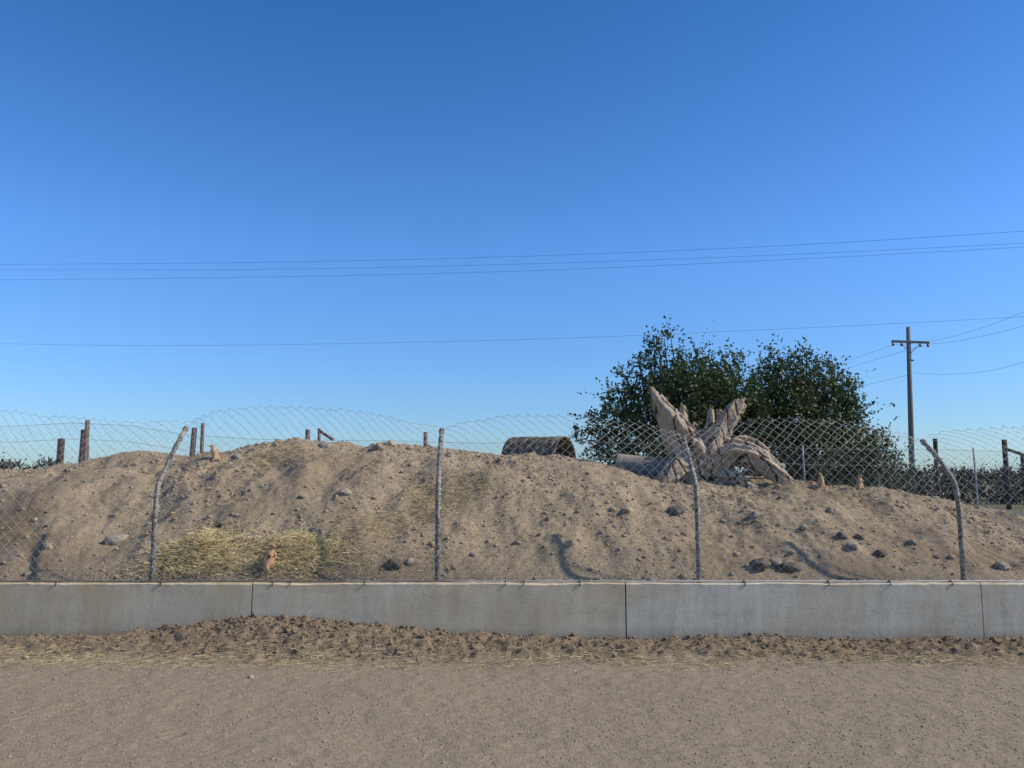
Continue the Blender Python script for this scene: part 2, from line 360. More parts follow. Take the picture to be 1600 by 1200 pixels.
n=300; x=rng.uniform(-4.5,4.5,n); y=rng.uniform(4.4,7.2,n); z=HG(x,y)[0]+.004
tag(blades('road_straw',np.stack([x,y,z],1),rng.uniform(.02,.08,n),rng.uniform(.0008,.0014,n),STRAW,.05),'few stray straws blown across the gravel road','straw',kind='stuff')
# ---------------------------------------------------------------- rocks
ROCKB={s:ico(s,0,0) for s in(2,3)}
def rock(p,r,mat,seed,label,flat=.7,group=None,name='rock'):
    V0,F0=ROCKB[2 if r<.045 else 3]
    sx,sy=random.uniform(.9,1.25),random.uniform(.75,1.); V=[]
    for c in V0:
        q=Vector(c); d=1+.5*mn.noise(q*1.1+Vector((seed*3.3,1,2)))+.22*mn.noise(q*2.6+Vector((seed,7,2)))+.08*mn.noise(q*7+Vector((seed,3,1)))
        V.append((q.x*sx*d*r,q.y*sy*d*r,q.z*flat*d*r))
    o=mk(name,V,F0,mat,smooth=False); o.location=p+Vector((0,0,r*flat*.25)); o.rotation_euler=(0,0,random.uniform(0,6))
    tag(o,label,'rock',group); return o
RK=[(182,848,14,ROCKG,'rounded grey rock low on the left mound slope beside the first fence post'),
(75,857,8,ROCKL,'small pale stone at the far left of the mound slope'),
(617,886,14,ROCKD,'dark jagged rock at the foot of the mound left of the second fence post'),
(640,880,8,ROCKG,'small grey stone touching the dark jagged rock near the second post'),
(345,820,8,ROCKD,'dark lump of rock on the slope above the hay heap'),
(495,838,9,ROCKG,'brownish grey stone on the slope right above the hay heap'),
(1055,803,12,ROCKD,'dark rock just left of the third fence post'),
(980,800,8,ROCKL,'pale oval stone left of the dark rock by the third post'),
(957,797,6,ROCKG,'smaller grey stone immediately left of the pale oval stone'),
(1180,806,8,ROCKG,'grey stone on the slope right of the third fence post'),
(1315,840,8,ROCKD,'dark stone, left one of two side by side on the right slope'),
(1343,842,9,ROCKD,'dark stone, right one of two side by side on the right slope'),
(1332,856,8,ROCKG,'grey stone directly below the pair of dark stones'),
(1376,868,9,ROCKD,'dark round stone down the slope from the pair of dark stones'),
(1190,886,14,ROCKD,'dark rock on the left of the cluster added in place of a dark hollow at the foot of the mound'),  # three rocks added here to stand in for a dark hollow patch
(1212,882,11,ROCKG,'grey rock in the middle of the cluster added in place of a dark hollow at mound foot'),
(1236,891,12,ROCKD,'dark flat rock at the right end of the cluster added in place of a dark hollow by the wall'),
(1565,888,11,ROCKG,'grey stone near the right end of the fence bottom'),
(1300,800,8,ROCKG,'grey stone high on the right slope below the prairie dogs'),
(890,852,7,ROCKL,'small pale stone halfway up the middle slope'),
(540,772,8,ROCKG,'grey stone on the upper slope below the mound crest'),
(372,718,9,ROCKG,'long sandy rock on the crest right of the crest prairie dog'),
(505,698,9,ROCKG,'grey stone on the crest in front of the two short posts'),
(612,696,8,ROCKL,'pale stone topping the small crest bump'),
(590,702,9,ROCKG,'grey stone left of the pale stone on the crest bump'),
(640,702,7,ROCKL,'sandy stone right of the pale stone on the crest bump'),
(1150,868,6,ROCKL,'small tan stone at mid slope right of the third post'),
(1425,850,8,ROCKG,'grey stone on the slope left of the fourth fence post'),
(1255,828,7,ROCKG,'grey stone on the slope between the third and fourth posts')]
for i,(px,py,rp,mt,lb) in enumerate(RK):
    p=hit(px,py); rock(p,rp*PXM(p.y),mt,i+1,lb,group='rocks on the dirt mound')
for px,py,rp,mt,lb in((40,1030,5,ROCKL,'small white stone on the litter strip at far left'),(392,1060,5,ROCKL,'pale stone on the road edge below the dirt heap'),(1440,1038,5,ROCKG,'small grey stone at the road edge on the right')):
    p=hit(px,py,zG,5,8.1); rock(p,rp*PXM(p.y),mt,px,lb,group='stones along the road edge')
gl='small grey stone embedded in the dirt mound slope'
for i in range(70):
    x_=random.uniform(-6.2,6.6); y_=random.uniform(8.6,11.9); r_=random.uniform(.02,.042)
    rock(Vector((x_,y_,zM(x_,y_)-.004)),r_,random.choice([ROCKG,ROCKG,ROCKD,ROCKL]),100+i,gl,group='small stones embedded in the mound slope',name='stone')
# ---------------------------------------------------------------- concrete wall
wall=empty('concrete_wall',(0,YW,0)); tag(wall,'low weathered concrete retaining wall with vertical joints below the chain link fence','wall')
jx=[-12]+[at(p,950,YW).x for p in(393,978,1535)]+[12]
for i in range(4):
    a,b=jx[i]+.006,jx[i+1]-.006
    nseg=max(2,int((b-a)/.06)); V=[];F=[]
    prof=[(0,-.4),(0,.25),(0,.45),(0,WT-.012),(.012,WT),(.155,WT),(.17,WT-.015),(.17,-.4)]
    for k in range(nseg+1):
        x_=a+(b-a)*k/nseg
        for j,(yy_,zz_) in enumerate(prof):
            e=.004*mn.noise(Vector((x_*1.7,j*.3,i*9)))+.002*mn.noise(Vector((x_*9,j,i)))
            V.append((x_,yy_+(e if j<4 else 0),zz_+((e*3+.006*mn.noise(Vector((x_*14,3,i)))) if zz_>.5 else 0)))
    q=len(prof)
    for k in range(nseg):
        for j in range(q-1): F.append((k*q+j,(k+1)*q+j,(k+1)*q+j+1,k*q+j+1))
    F.append(tuple(range(q))); F.append(tuple(nseg*q+j for j in range(q))[::-1])
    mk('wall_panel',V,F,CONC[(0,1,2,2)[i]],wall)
    if i<3:
        MB().box((jx[i+1],.09,.07),(.011,.14,.92)).build('joint_filler',JOINT,wall)
# ---------------------------------------------------------------- front fence
YF=YW+.09
fence=empty('chain_link_fence',(0,YF,WT)); tag(fence,'galvanised chain link fence with inward bent top standing on the concrete wall','fence')
OFF=Vector((0,YF,WT))
def T(v): return Vector(v)-OFF
pb=[(-205,905),(237,903),(683,905),(1092,908),(1506,911),(1930,912)]
tips=[(-130,664),(290,670),(690,673),(1068,685),(1442,690),(1830,700)]
px_=[at(a,b,YF).x for a,b in pb]; 
tp=[at(a,b,8.80) for a,b in tips]
for i in range(len(pb)):
    X0=px_[i]; tz=tp[i].z; tx=tp[i].x; bz_=1.50
    dx=(tx-X0); dY=8.80-YF
    P=catmull([(X0,YF,WT-.05),(X0,YF,1.0),(X0+dx*.06,YF+.01,1.40)],5)[:-1]+catmull([(X0+dx*.06,YF+.012,1.40),(X0+dx*.12,YF+.05,1.54),(X0+dx*.25,YF+.16,1.655),(X0+dx*.6,YF+dY*.58,1.655+(tz-1.655)*.48),(tx,8.80,tz)],6)
    P=[q+Vector((.006*mn.noise(Vector((q.z*3,i,0))),0,0)) for q in P]
    mb=MB(); mb.tube([T(p) for p in P],.024,10); po=mb.build('post',POST,fence,True)
    W=[]; NT=13; tot=NT*12
    for k in range(tot+1):
        f=.04+.92*k/tot; q=f*(len(P)-1); i0=int(q); fr=q-i0; p=P[i0].lerp(P[min(i0+1,len(P)-1)],fr); t=(P[min(i0+1,len(P)-1)]-P[i0]).normalized(); u=Vector((1,0,0)); w=t.cross(u).normalized(); an=k/12*2*math.pi
        W.append(T(p+(u*math.cos(an)+w*math.sin(an))*.028))
    MB().tube(W,.004,4).build('tie_wire',WIRE,po,True)
    MB().tube([T(P[-1]-(P[-1]-P[-2]).normalized()*.02),T(P[-1]+(P[-1]-P[-2]).normalized()*.02)],[.032,.028],10).build('post_cap',POST,po,True)
toppx=[(-300,655),(-130,668),(0,641),(80,652),(180,660),(292,664),(340,646),(400,637),(470,637),(540,641),(610,654),(690,675),(730,662),(790,652),(880,651),(950,656),(1010,664),(1070,684),(1130,664),(1200,655),(1290,657),(1370,668),(1442,692),(1490,676),(1540,671),(1600,668),(1700,668),(1830,700),(2000,690)]
tX=[at(a,b,8.65).x for a,b in toppx]; tZ=[at(a,b,8.65).z for a,b in toppx]
def profile(x):
    w=np.exp(-(np.min(np.abs(x[:,None]-(np.array(px_)*1.0)[None]),axis=1)/.35)**2)
    zt=np.interp(x,tX,tZ)+.01+.04*w
    A=np.stack([YF-.035+0*x,WT+.012+0*x],1); B=np.stack([YF-.03+.03*fbm(x*.9,x*0,2,3),1.1+0*x],1); C=np.stack([YF+.02+.08*w+.03*fbm(x*1.4,x*0,2,5),1.60-.06*w],1)
    D=np.stack([YF+.13+.17*w,(1.60+zt)/2+.05],1); E=np.stack([YF+.32+.28*w+.06*fbm(x*3,x*0,2,8),zt+.02*vn(x*11,x*0,9)],1)
    return [A,B,C,D,E]
def wiremesh(x0,x1,w,h,r,prof,name,mat,parent,off,barb=0.):
    n=int((x1-x0)/w); xi=x0+(np.arange(n)+.5)*w
    Pm=prof(np.array([(x0+x1)/2])); L=sum(np.linalg.norm(Pm[i+1]-Pm[i]) for i in range(len(Pm)-1)); K=int(L/h)
    k=np.arange(K+1); sgn=((k[None,:]+np.arange(n)[:,None])%2)*2-1
    xx=xi[:,None]+sgn*w*.5+.008*vn(xi[:,None]*20+k[None,:]*3.3,k[None,:]*1.7,4)
    pr=prof(xx.ravel()); t=np.tile(k/K,n).reshape(-1)
    seg=[np.linalg.norm(pr[i+1]-pr[i],axis=1) for i in range(len(pr)-1)]; cum=np.cumsum(np.stack([np.zeros(len(t))]+seg,1),axis=1); tt=t*cum[:,-1]
    out=np.zeros((len(t),2))
    for i in range(len(seg)):
        m_=(tt>=cum[:,i]-1e-9)&(tt<=cum[:,i+1]+1e-9)
        f=((tt-cum[:,i])/seg[i])[:,None]
        a=pr[max(i-1,0)];b=pr[i];c=pr[i+1];d=pr[min(i+2,len(pr)-1)]
        v=.5*((2*b)+(c-a)*f+(2*a-5*b+4*c-d)*f*f+(3*b-a-3*c+d)*f**3); out[m_]=v[m_]
    P=np.stack([xx.ravel(),out[:,0],out[:,1]],1).reshape(n,K+1,3)
    P[:,:,1]+=sgn*.0025
    P[:,:,2]+=.012*fbm(P[:,:,0]*2.1,P[:,:,2]*2.1,2,17)
    if barb:
        d=P[:,-1]-P[:,-3]; d/=np.linalg.norm(d,axis=1)[:,None]; e=P[:,-1]+d*barb*rng.uniform(.5,1.3,(n,1)); e[:,0]+=sgn[:,-1]*.012*rng.uniform(-.3,1,n)
        P=np.concatenate([P,e[:,None,:]],1); K+=1
    P-=np.array(off)[None,None]
    T_=np.zeros_like(P); T_[:,1:-1]=P[:,2:]-P[:,:-2]; T_[:,0]=P[:,1]-P[:,0]; T_[:,-1]=P[:,-1]-P[:,-2]
    T_/=np.linalg.norm(T_,axis=2)[:,:,None]
    u=np.cross(T_,np.array([0,1.,0])); u/=np.linalg.norm(u,axis=2)[:,:,None]; v=np.cross(T_,u)
    ring=[P+(u*math.cos(a)+v*math.sin(a))*r for a in[2*math.pi*j/3 for j in range(3)]]
    V=np.stack(ring,2).reshape(-1,3)
    idx=(np.arange(n)[:,None]*(K+1)+np.arange(K)[None,:]).ravel()*3
    F=np.concatenate([np.stack([idx+j,idx+(j+1)%3,idx+3+(j+1)%3,idx+3+j],1) for j in range(3)])
    return mk(name,V,F,mat,parent)
for i in range(5):
    wiremesh(px_[i]+.01,px_[i+1]-.01,.054,.050,.0023,profile,'wire_mesh',WIRE,fence,OFF,.028)
rl=MB(); xr=np.arange(-8.5,8.6,.12)
rl.tube([T((x_,YF-.05,WT+.014+.006*mn.noise(Vector((x_*1.2,0,0)))+.003*mn.noise(Vector((x_*6,0,0))))) for x_ in xr],[.008+.003*mn.noise(Vector((x_*4,2,0))) for x_ in xr],8).build('bottom_rail',RAIL,fence,True)
for px in (95,257,430,457,572,790,818,905,1160,1290,1385,1480):
    x_=at(px,908,YF).x; s_=random.uniform(.5,1)
    MB().box((x_,-.052,.012),(.016*s_,.05,.024)).box((x_,-.0935,-.010),(.014*s_,.006,.04*s_)).build('clip',RUST,fence)
# ---------------------------------------------------------------- back fence
YBK=16.
bf=empty('chain_link_fence',(0,YBK,0)); tag(bf,'thin chain link fence running behind the mound with slim metal posts','fence')
bt=[(-400,655),(0,668),(120,660),(200,664),(290,680),(400,686),(780,692),(900,690),(1250,700),(1600,705),(2200,705)]
bX=[at(a,b,YBK).x for a,b in bt]; bZ=[at(a,b,YBK).z for a,b in bt]
def bprof(x):
    zt=np.interp(x,bX,bZ)
    return [np.stack([YBK+0*x,.25+0*x],1),np.stack([YBK+.03*fbm(x,x*0,2,3),.5*(zt+.25)],1),np.stack([YBK+0*x,zt],1)]
bpx=[-300,137,560,1010,1255,1522,1800]
bpX=[at(a,700,YBK).x for a in bpx]
for a,b in zip(bpX[:-1],bpX[1:]):
    wiremesh(a,b,.060,.058,.0021,bprof,'wire_mesh',BWIRE,bf,(0,YBK,0))
for a,X0 in zip(bpx,bpX):
    zt=float(np.interp(X0,bX,bZ))-(.5 if a in(137,560,1010) else 0)
    MB().tube([(X0,.03,-.1),(X0+.02,.03,zt*.5),(X0,.03,zt+.06)],.018,8).build('post',BWIRE,bf,True)
for hgt in (0,.32):
    MB().tube([(x_,.0-.02,float(np.interp(x_,bX,bZ))-hgt+.01*math.sin(x_*1.7)) for x_ in np.arange(bX[0],bX[-1],.6)],.0032,5).build('strand',BWIRE,bf,True)
# ---------------------------------------------------------------- wooden posts behind the mound
def wpost(px,ytop,Yd,w,mat,label,lean=0):
    t=at(px,ytop,Yd); n=7; r=w*.85/2*PXM(Yd); ro=Vector((t.x-lean,Yd,0))
    mb=MB(); pts=[];rd=[]
    for k in range(n):
        f=k/(n-1); pts.append((lean*f+.01*mn.noise(Vector((px,k,0))),.01*mn.noise(Vector((px,k,5))),-.1+(t.z+.1)*f)); rd.append(r*(1.08-.12*f+.04*mn.noise(Vector((k*1.3,px,0)))))
    pts.append((lean,0,t.z+.012)); rd.append(r*.8)
    mb.tube(pts,rd,10); o=mb.build('wooden_post',mat); o.location=ro; tag(o,label,'post','wooden posts behind the mound'); return o
wpost(137,657,17,9,WOODR,'tall brown wooden post, tallest of the posts at left')
wpost(130,672,17.6,8,WOODD,'thin dark post close behind the tallest brown post',.05)
wpost(96,686,17.4,13,WOODD,'short thick dark post at the far left behind the mound')
wpost(304,669,17,10,WOODR,'brown wooden post with slanted top just right of the first fence post',.12)
wpost(317,662,17,7,WOODR,'slim brown post, right one of the pair near the first fence post')
wpost(481,672,17.5,9,WOODR,'short brown post on the skyline, left of the middle pair')
wpost(499,670,17.5,6,WOODR,'slim brown post on the skyline with a brace running down right')
wpost(434,687,17.5,9,WOODR,'lowest brown post stub just showing over the left crest')
wpost(665,676,17,8,WOODR,'short brown post on the skyline left of the second fence post')
br=MB(); a=at(501,674,17.4); b=at(520,687,17.0); o=br.tube([a-a,b-a],.035,8).build('wooden_brace',WOODR); o.location=a; tag(o,'slanting brown brace leaning down right from the slim skyline post','brace')
wpost(1461,686,24,8,WOODD,'tall dark post right of the tree and left of the fourth fence post')
gf=empty('gate_frame',(at(1570,700,40).x,40,0)); tag(gf,'dark timber gate frame with a crossbeam at the far right edge','gate frame')
MB().tube([(0,0,0),(0,0,3.45)],.12,10).build('post',WOODD,gf,True)
MB().tube([(0,0,3.0),(1.3,0,2.55),(3.2,0,2.5)],.08,8).build('beam',WOODD,gf,True)
MB().tube([(.85,0,0),(.85,0,2.75)],.10,10).build('post',WOODD,gf,True)
# ---------------------------------------------------------------- culvert
c=at(842,722,11.9); cu=empty('culvert_pipe',(c.x,c.y,c.z-.0),math.radians(-30)); tag(cu,'short dark weathered culvert pipe half buried on the mound crest','pipe')
V=[];F=[];nl,na=44,40; Lc=.86
for side,(R0) in enumerate((.375,.345)):
    for i in range(nl+1):
        xx_=-Lc/2+Lc*i/nl
        for k in range(na):
            a=2*math.pi*k/na; rr=R0+.004*math.sin(i/nl*2*math.pi*7)*(1-side)+.016*mn.noise(Vector((xx_*2,math.cos(a),math.sin(a))))
            V.append((xx_,rr*math.cos(a),rr*math.sin(a)))
B=(nl+1)*na
for i in range(nl):
    for k in range(na):
        k2=(k+1)%na
        F.append((i*na+k,i*na+k2,(i+1)*na+k2,(i+1)*na+k)); F.append((B+i*na+k,B+(i+1)*na+k,B+(i+1)*na+k2,B+i*na+k2))
for k in range(na):
    k2=(k+1)%na; F.append((k,B+k,B+k2,k2)); e=nl*na; F.append((e+k,e+k2,B+e+k2,B+e+k))
mk('pipe_body',V,F,CULV,cu,True)
for s_ in(-1,1):
    ring=[(s_*Lc/2,.365*math.cos(a),.365*math.sin(a)) for a in np.linspace(0,2*math.pi,41)]
    MB().tube(ring,.009,6).build('rim',CULV,cu,True)
la=at(965,724,12.0); lb_=at(1052,735,11.75); la.z-=.03; lb_.z-=.03; ax=(lb_-la); N=16
pp=empty('pipe',la); tag(pp,'pale grey pipe lying on the crest against the left side of the stump','pipe')
mb=MB(); pts=[ax*(k/(N-1)) for k in range(N)]
rd=[.18*(1+.02*mn.noise(Vector((k*.7,0,0)))) for k in range(N)]
mb.tube(pts+pts[::-1]+[pts[0]],rd+[.145]*N+[rd[0]],28,cap=False); mb.build('pipe_body',LOGM,pp,True)
# ---------------------------------------------------------------- stump
def remeshed(name,mbx,vox,mat,disp,seed=0,loc=None,sc=6):
    tmp=mbx.build('tmp',mat); m_=tmp.modifiers.new('r','REMESH'); m_.mode='VOXEL'; m_.voxel_size=vox
    dg=bpy.context.evaluated_depsgraph_get(); me=bpy.data.meshes.new_from_object(tmp.evaluated_get(dg))
    nv=len(me.vertices); co=np.zeros(nv*3,np.float32); me.vertices.foreach_get('co',co); co=co.reshape(-1,3)
    nm=np.zeros(nv*3,np.float32); me.vertex_normals.foreach_get('vector',nm); nm=nm.reshape(-1,3)
    g_=np.zeros(nv); cav=np.zeros(nv)
    for i in range(nv):
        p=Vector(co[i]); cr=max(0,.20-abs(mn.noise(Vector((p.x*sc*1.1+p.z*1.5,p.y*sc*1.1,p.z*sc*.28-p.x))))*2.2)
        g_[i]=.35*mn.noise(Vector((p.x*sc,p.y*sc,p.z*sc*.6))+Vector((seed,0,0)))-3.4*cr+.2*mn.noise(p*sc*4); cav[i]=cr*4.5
    co+=nm*(g_*disp)[:,None]; me.vertices.foreach_set('co',co.ravel()); me.update()
    A=me.attributes.new('cav','FLOAT','POINT'); A.data.foreach_set('value',cav.astype(np.float32))
    bpy.data.objects.remove(tmp)
    me.polygons.foreach_set('use_smooth',np.ones(len(me.polygons),dtype=bool))
    me.materials.clear(); me.materials.append(mat)
    o=bpy.data.objects.new(name,me); COL.objects.link(o)
    if loc is not None: o.location=loc
    return o
SY=11.5; so=at(1100,745,SY); so.z-=.05
cnt=[0]
def sb(mb,pts,k_=.95,shards=2):
    cnt[0]+=1; sd_=cnt[0]
    P=[at(a,b,SY+d)-so for a,b,r,d in pts]; Rr=[r*PXM(SY)*k_ for a,b,r,d in pts]
    Q=catmull(P,12); RR=np.interp(np.linspace(0,len(P)-1,len(Q)),range(len(P)),Rr)
    RR=[r*(1+.10*mn.noise(q*6)) for r,q in zip(RR,Q)]
    Q=[q+Vector((mn.noise(q*3+Vector((3,0,0))),mn.noise(q*3+Vector((0,8,0))),mn.noise(q*3)))*.025 for q in Q]
    def shp(a,i):
        tw=a+i*.02
        return 1+.16*mn.noise(Vector((math.cos(tw)*1.4,math.sin(tw)*1.4,i*.012+sd_*7)))+.34*mn.noise(Vector((math.cos(tw)*3.4,math.sin(tw)*3.4,i*.012+sd_*3)))+.20*mn.noise(Vector((math.cos(tw)*8,math.sin(tw)*8,i*.018+sd_)))
    mb.tube(Q,RR,44,shape=shp)
    e=Q[-1]; d=(Q[-1]-Q[-4]).normalized(); r=RR[-1]
    for s in range(shards):
        o_=Vector((random.uniform(-1,1),random.uniform(-1,1),random.uniform(-1,1)))*r*.6
        mb.tube([e+o_-d*.06,e+o_+(d+Vector((random.uniform(-.3,.3),0,random.uniform(-.2,.2))))*random.uniform(.02,.06)],[r*.6,r*.25],6)
mb=MB()
sb(mb,[(1095,765,34,.1),(1092,738,30,.05),(1090,716,24,0),(1088,700,14,0)],shards=0)
sb(mb,[(1088,724,30,0),(1070,696,26,-.05),(1056,672,22,-.1),(1044,652,17,-.12),(1034,634,13,-.12),(1026,618,9,-.1)],k_=1.0,shards=3)
sb(mb,[(1036,640,10,-.12),(1026,622,8,-.15),(1017,606,4,-.17)],shards=2)
sb(mb,[(1056,668,12,-.05),(1068,650,8,0),(1066,634,4,.03)],shards=1)
sb(mb,[(1092,706,16,.05),(1090,684,9,.08),(1084,664,5,.1)],shards=2)
sb(mb,[(1100,712,18,.1),(1104,686,10,.15),(1110,660,7,.18),(1112,640,4,.2)],shards=2)
sb(mb,[(1102,726,28,.0),(1112,700,22,-.05),(1124,676,17,-.08),(1138,655,14,-.1),(1150,638,12,-.1),(1160,627,9,-.1)],k_=1.0,shards=3)
sb(mb,[(1126,676,10,-.02),(1128,656,7,.03),(1122,640,4,.05)],shards=2)
sb(mb,[(1105,728,28,0),(1138,708,22,-.1),(1165,710,19,-.2),(1190,725,16,-.28),(1214,743,12,-.33),(1244,760,6,-.35)],k_=1.0)
sb(mb,[(1125,712,12,.1),(1152,690,8,.1),(1178,690,6,.05),(1200,706,3,0)])
sb(mb,[(1105,740,24,0),(1135,746,15,-.2),(1160,754,10,-.35),(1184,764,5,-.4)])
sb(mb,[(1088,734,24,0),(1064,730,19,-.15),(1048,743,14,-.25),(1034,758,9,-.3)])
sb(mb,[(1090,730,20,.1),(1062,714,15,.2),(1040,717,10,.3),(1022,731,7,.35)])
sb(mb,[(1168,706,8,-.2),(1192,708,6,-.1),(1214,724,5,-.05),(1232,746,3,0)])
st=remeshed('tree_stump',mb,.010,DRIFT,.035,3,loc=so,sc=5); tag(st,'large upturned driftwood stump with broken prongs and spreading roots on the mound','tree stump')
p=hit(1372,757); 
mb=MB(); mb.tube([(0,0,-.03),(.02,0,.1),(.0,0,.2)],[.014,.012,.007],6); mb.tube([(.015,0,.09),(.07,0,.15),(.09,0,.22)],[.01,.008,.004],6); mb.tube([(.0,0,.12),(-.06,.01,.17)],[.008,.004],6)
o=mb.build('branch',WOODG); o.location=p; tag(o,'small bare forked branch stuck upright in the right end of the mound','branch')
# ---------------------------------------------------------------- prairie dogs
def skinmesh(name,verts,edges,mat,parent):
    me=bpy.data.meshes.new(name); me.from_pydata([v[:3] for v in verts],edges,[]); o=bpy.data.objects.new('tmp',me); COL.objects.link(o)
    o.modifiers.new('s','SKIN')
    for i,v in enumerate(verts):
        sv=me.skin_vertices[0].data[i]; r=v[3]; sv.radius=(r,r if len(v)<5 else v[4]); sv.use_root=(i==0)
    ss=o.modifiers.new('ss','SUBSURF'); ss.levels=2; ss.render_levels=2
    dg=bpy.context.evaluated_depsgraph_get(); m2=bpy.data.meshes.new_from_object(o.evaluated_get(dg)); bpy.data.objects.remove(o)
    m2.materials.clear(); m2.materials.append(mat); m2.polygons.foreach_set('use_smooth',np.ones(len(m2.polygons),dtype=bool))
    r=bpy.data.objects.new(name,m2); COL.objects.link(r); r.parent=parent; return r
BALL=ico(2,0,0)
def ball(name,c,r,mat,par,sc=(1,1,1)):
    V,F=BALL; return mk(name,V*np.array(sc)*r+np.array(c),F,mat,par,True)
def dog(loc,rz,s,label,fur=FUR,lean=0.):
    root=empty('prairie_dog',loc,rz); root.scale=(s,s,s); tag(root,label,'prairie dog')
    L=lambda z: lean*max(0,z-.05)
    v=[(0,0,.07,.058),(.005,0,.13,.053),(.012,0,.19,.041),(.016,0,.235,.031),(.024,0,.272,.034),(.055,0,.272,.023),(.075,0,.266,.013),
           (.03,.048,.055,.034),(.055,.055,.022,.018),(.085,.055,.012,.010),(.03,-.048,.055,.034),(.055,-.055,.022,.018),(.085,-.055,.012,.010),
           (.03,.036,.205,.018),(.058,.038,.172,.013),(.074,.014,.165,.009),(.03,-.036,.205,.018),(.058,-.038,.172,.013),(.074,-.014,.165,.009),
           (-.055,0,.035,.022),(-.10,0,.018,.014),(-.145,0,.014,.009)]
    v=[(a+L(c_),b,c_,r) for a,b,c_,r in v]
    e=[(0,1),(1,2),(2,3),(3,4),(4,5),(5,6),(0,7),(7,8),(8,9),(0,10),(10,11),(11,12),(2,13),(13,14),(14,15),(2,16),(16,17),(17,18),(0,19),(19,20),(20,21)]
    hx,hz=v[4][0],.272
    skinmesh('body',v,e,fur,root)
    for s_ in(-1,1):
        ball('eye',(hx+.021,s_*.0245,hz+.010),.0058,EYE,root)
        ball('ear',(hx-.014,s_*.028,hz+.020),.011,fur,root,(.6,.55,1))
    ball('nose',(v[6][0]+.011,0,v[6][2]+.002),.005,EYE,root)
    return root
p=hit(418,893); p.z=zM(p.x,p.y)-.004; dog(p,math.radians(-30),.93,'tan prairie dog sitting upright in front of the hay heap',FUR,.16)
p=hit(337,722); dog(p,math.radians(215),.74,'sandy prairie dog sitting up on the left crest beside the sandy rock',FURP,.2)
p=hit(1284,762); dog(p,math.radians(200),.66,'small tan prairie dog upright on the mound right of the stump',FURP)
p=hit(1343,766); dog(p,math.radians(-60),.72,'small tan prairie dog upright on the mound nearest the forked branch',FURP)
# ---------------------------------------------------------------- trees
def leafcloud(C,Rr,nt,nl,lsz,upb=.5,tl=.45):
    Ps=[];Ds=[]
    for c_,r_ in zip(C,Rr):
        n_=int(nt*(r_/.8)**2)+6
        q=rng.normal(size=(n_,3)); q/=np.linalg.norm(q,axis=1)[:,None]
        rad=r_*rng.uniform(.25,1.,n_)**.6
        st_=c_+q*rad[:,None]; d=q+np.array([0,0,upb])+rng.normal(0,.35,(n_,3)); d/=np.linalg.norm(d,axis=1)[:,None]
        L=tl*rng.uniform(.3,1.,n_); L=np.where(rng.random(n_)<.10,L*2.1,L)
        for k in range(nl):
            t=(k+rng.random(n_))/nl
            Ps.append(st_+d*(L*t)[:,None]+rng.normal(0,.03,(n_,3))); Ds.append(d)
    P=np.concatenate(Ps); D=np.concatenate(Ds); n=len(P)
    a=D*.5+rng.normal(0,.8,(n,3)); a/=np.linalg.norm(a,axis=1)[:,None]; b=np.cross(a,rng.normal(size=(n,3))); b/=np.linalg.norm(b,axis=1)[:,None]
    s=lsz*rng.uniform(.6,1.25,n)[:,None]
    V=np.stack([P-a*s*.5,P+b*s*.3,P+a*s*.5,P-b*s*.3],1).reshape(-1,3)
    F=np.arange(4*n).reshape(-1,4); rn=np.repeat(np.clip(rng.random(n)*.5+.7*vn(P[:,0]*1.7,P[:,2]*1.7+P[:,1],3)+.25,0,1),4)
    return V,F,rn
def tree(clumps,Yd,name,label,leafmat,tx):
    base=Vector((at(tx,700,Yd).x,Yd,0)); root=empty(name,base); tag(root,label,'tree','trees behind the mound')
    C=[];R_=[]
    for px,py,rp,dy in clumps:
        p=at(px,py,Yd+dy)-base; C.append(p[:]); R_.append(rp*PXM(Yd+dy))
    C0=list(C); R0=list(R_)
    for c_,r_ in zip(C0,R0):
        if r_>.4:
            for dy in (-.9,1.1): C.append((c_[0]*.95,c_[1]+dy,c_[2]-.15)); R_.append(r_*.85)
    C=np.array(C);R_=np.array(R_)
    V,F,rn=leafcloud(C,R_*.77,190,10,.102,.5,.52)
    mk('crown',V,F,leafmat,root,attr={'rnd':rn})
    mb=MB(); mb.tube([(0,0,-.1),(.05,0,.6),(-.03,.05,1.3)],[.24,.19,.15],10)
    for c_,r_ in zip(C0,R0):
        c_=Vector(c_); a=Vector((0,.02,random.uniform(.5,1.2))); mid=a.lerp(c_,.5)+Vector((random.uniform(-.2,.2),random.uniform(-.2,.2),.15))
        mb.tube(catmull([a,mid,c_],4),list(np.linspace(.07,.008,9)),6)
    mb.build('trunk',BARK,root,True)
    return root
LT=[(925,688,22,0),(945,655,26,0),(968,618,22,0),(990,600,20,0),(1012,585,22,.3),(1025,560,16,.2),(1030,542,9,.2),(1038,528,6,.2),(1047,519,4,.2),(1022,535,6,.1),(1012,550,7,.1),(1058,584,22,0),(1082,578,26,-.2),(1112,582,26,.2),(1138,582,22,0),(1150,608,26,0),(1162,632,28,.1),(1000,640,46,0),(1060,630,50,-.4),(1120,632,46,-.2),(1160,655,42,0),(960,700,34,0),(1010,700,44,-.3),(1080,690,50,0),(1140,690,48,0),(1130,556,8,0),(1064,554,8,0),(975,584,8,0),(998,566,7,0),(905,680,9,0),(1150,560,7,0),(1040,602,36,0),(1100,612,40,0),(950,622,8,0),(925,655,8,0),(1090,548,6,0)]
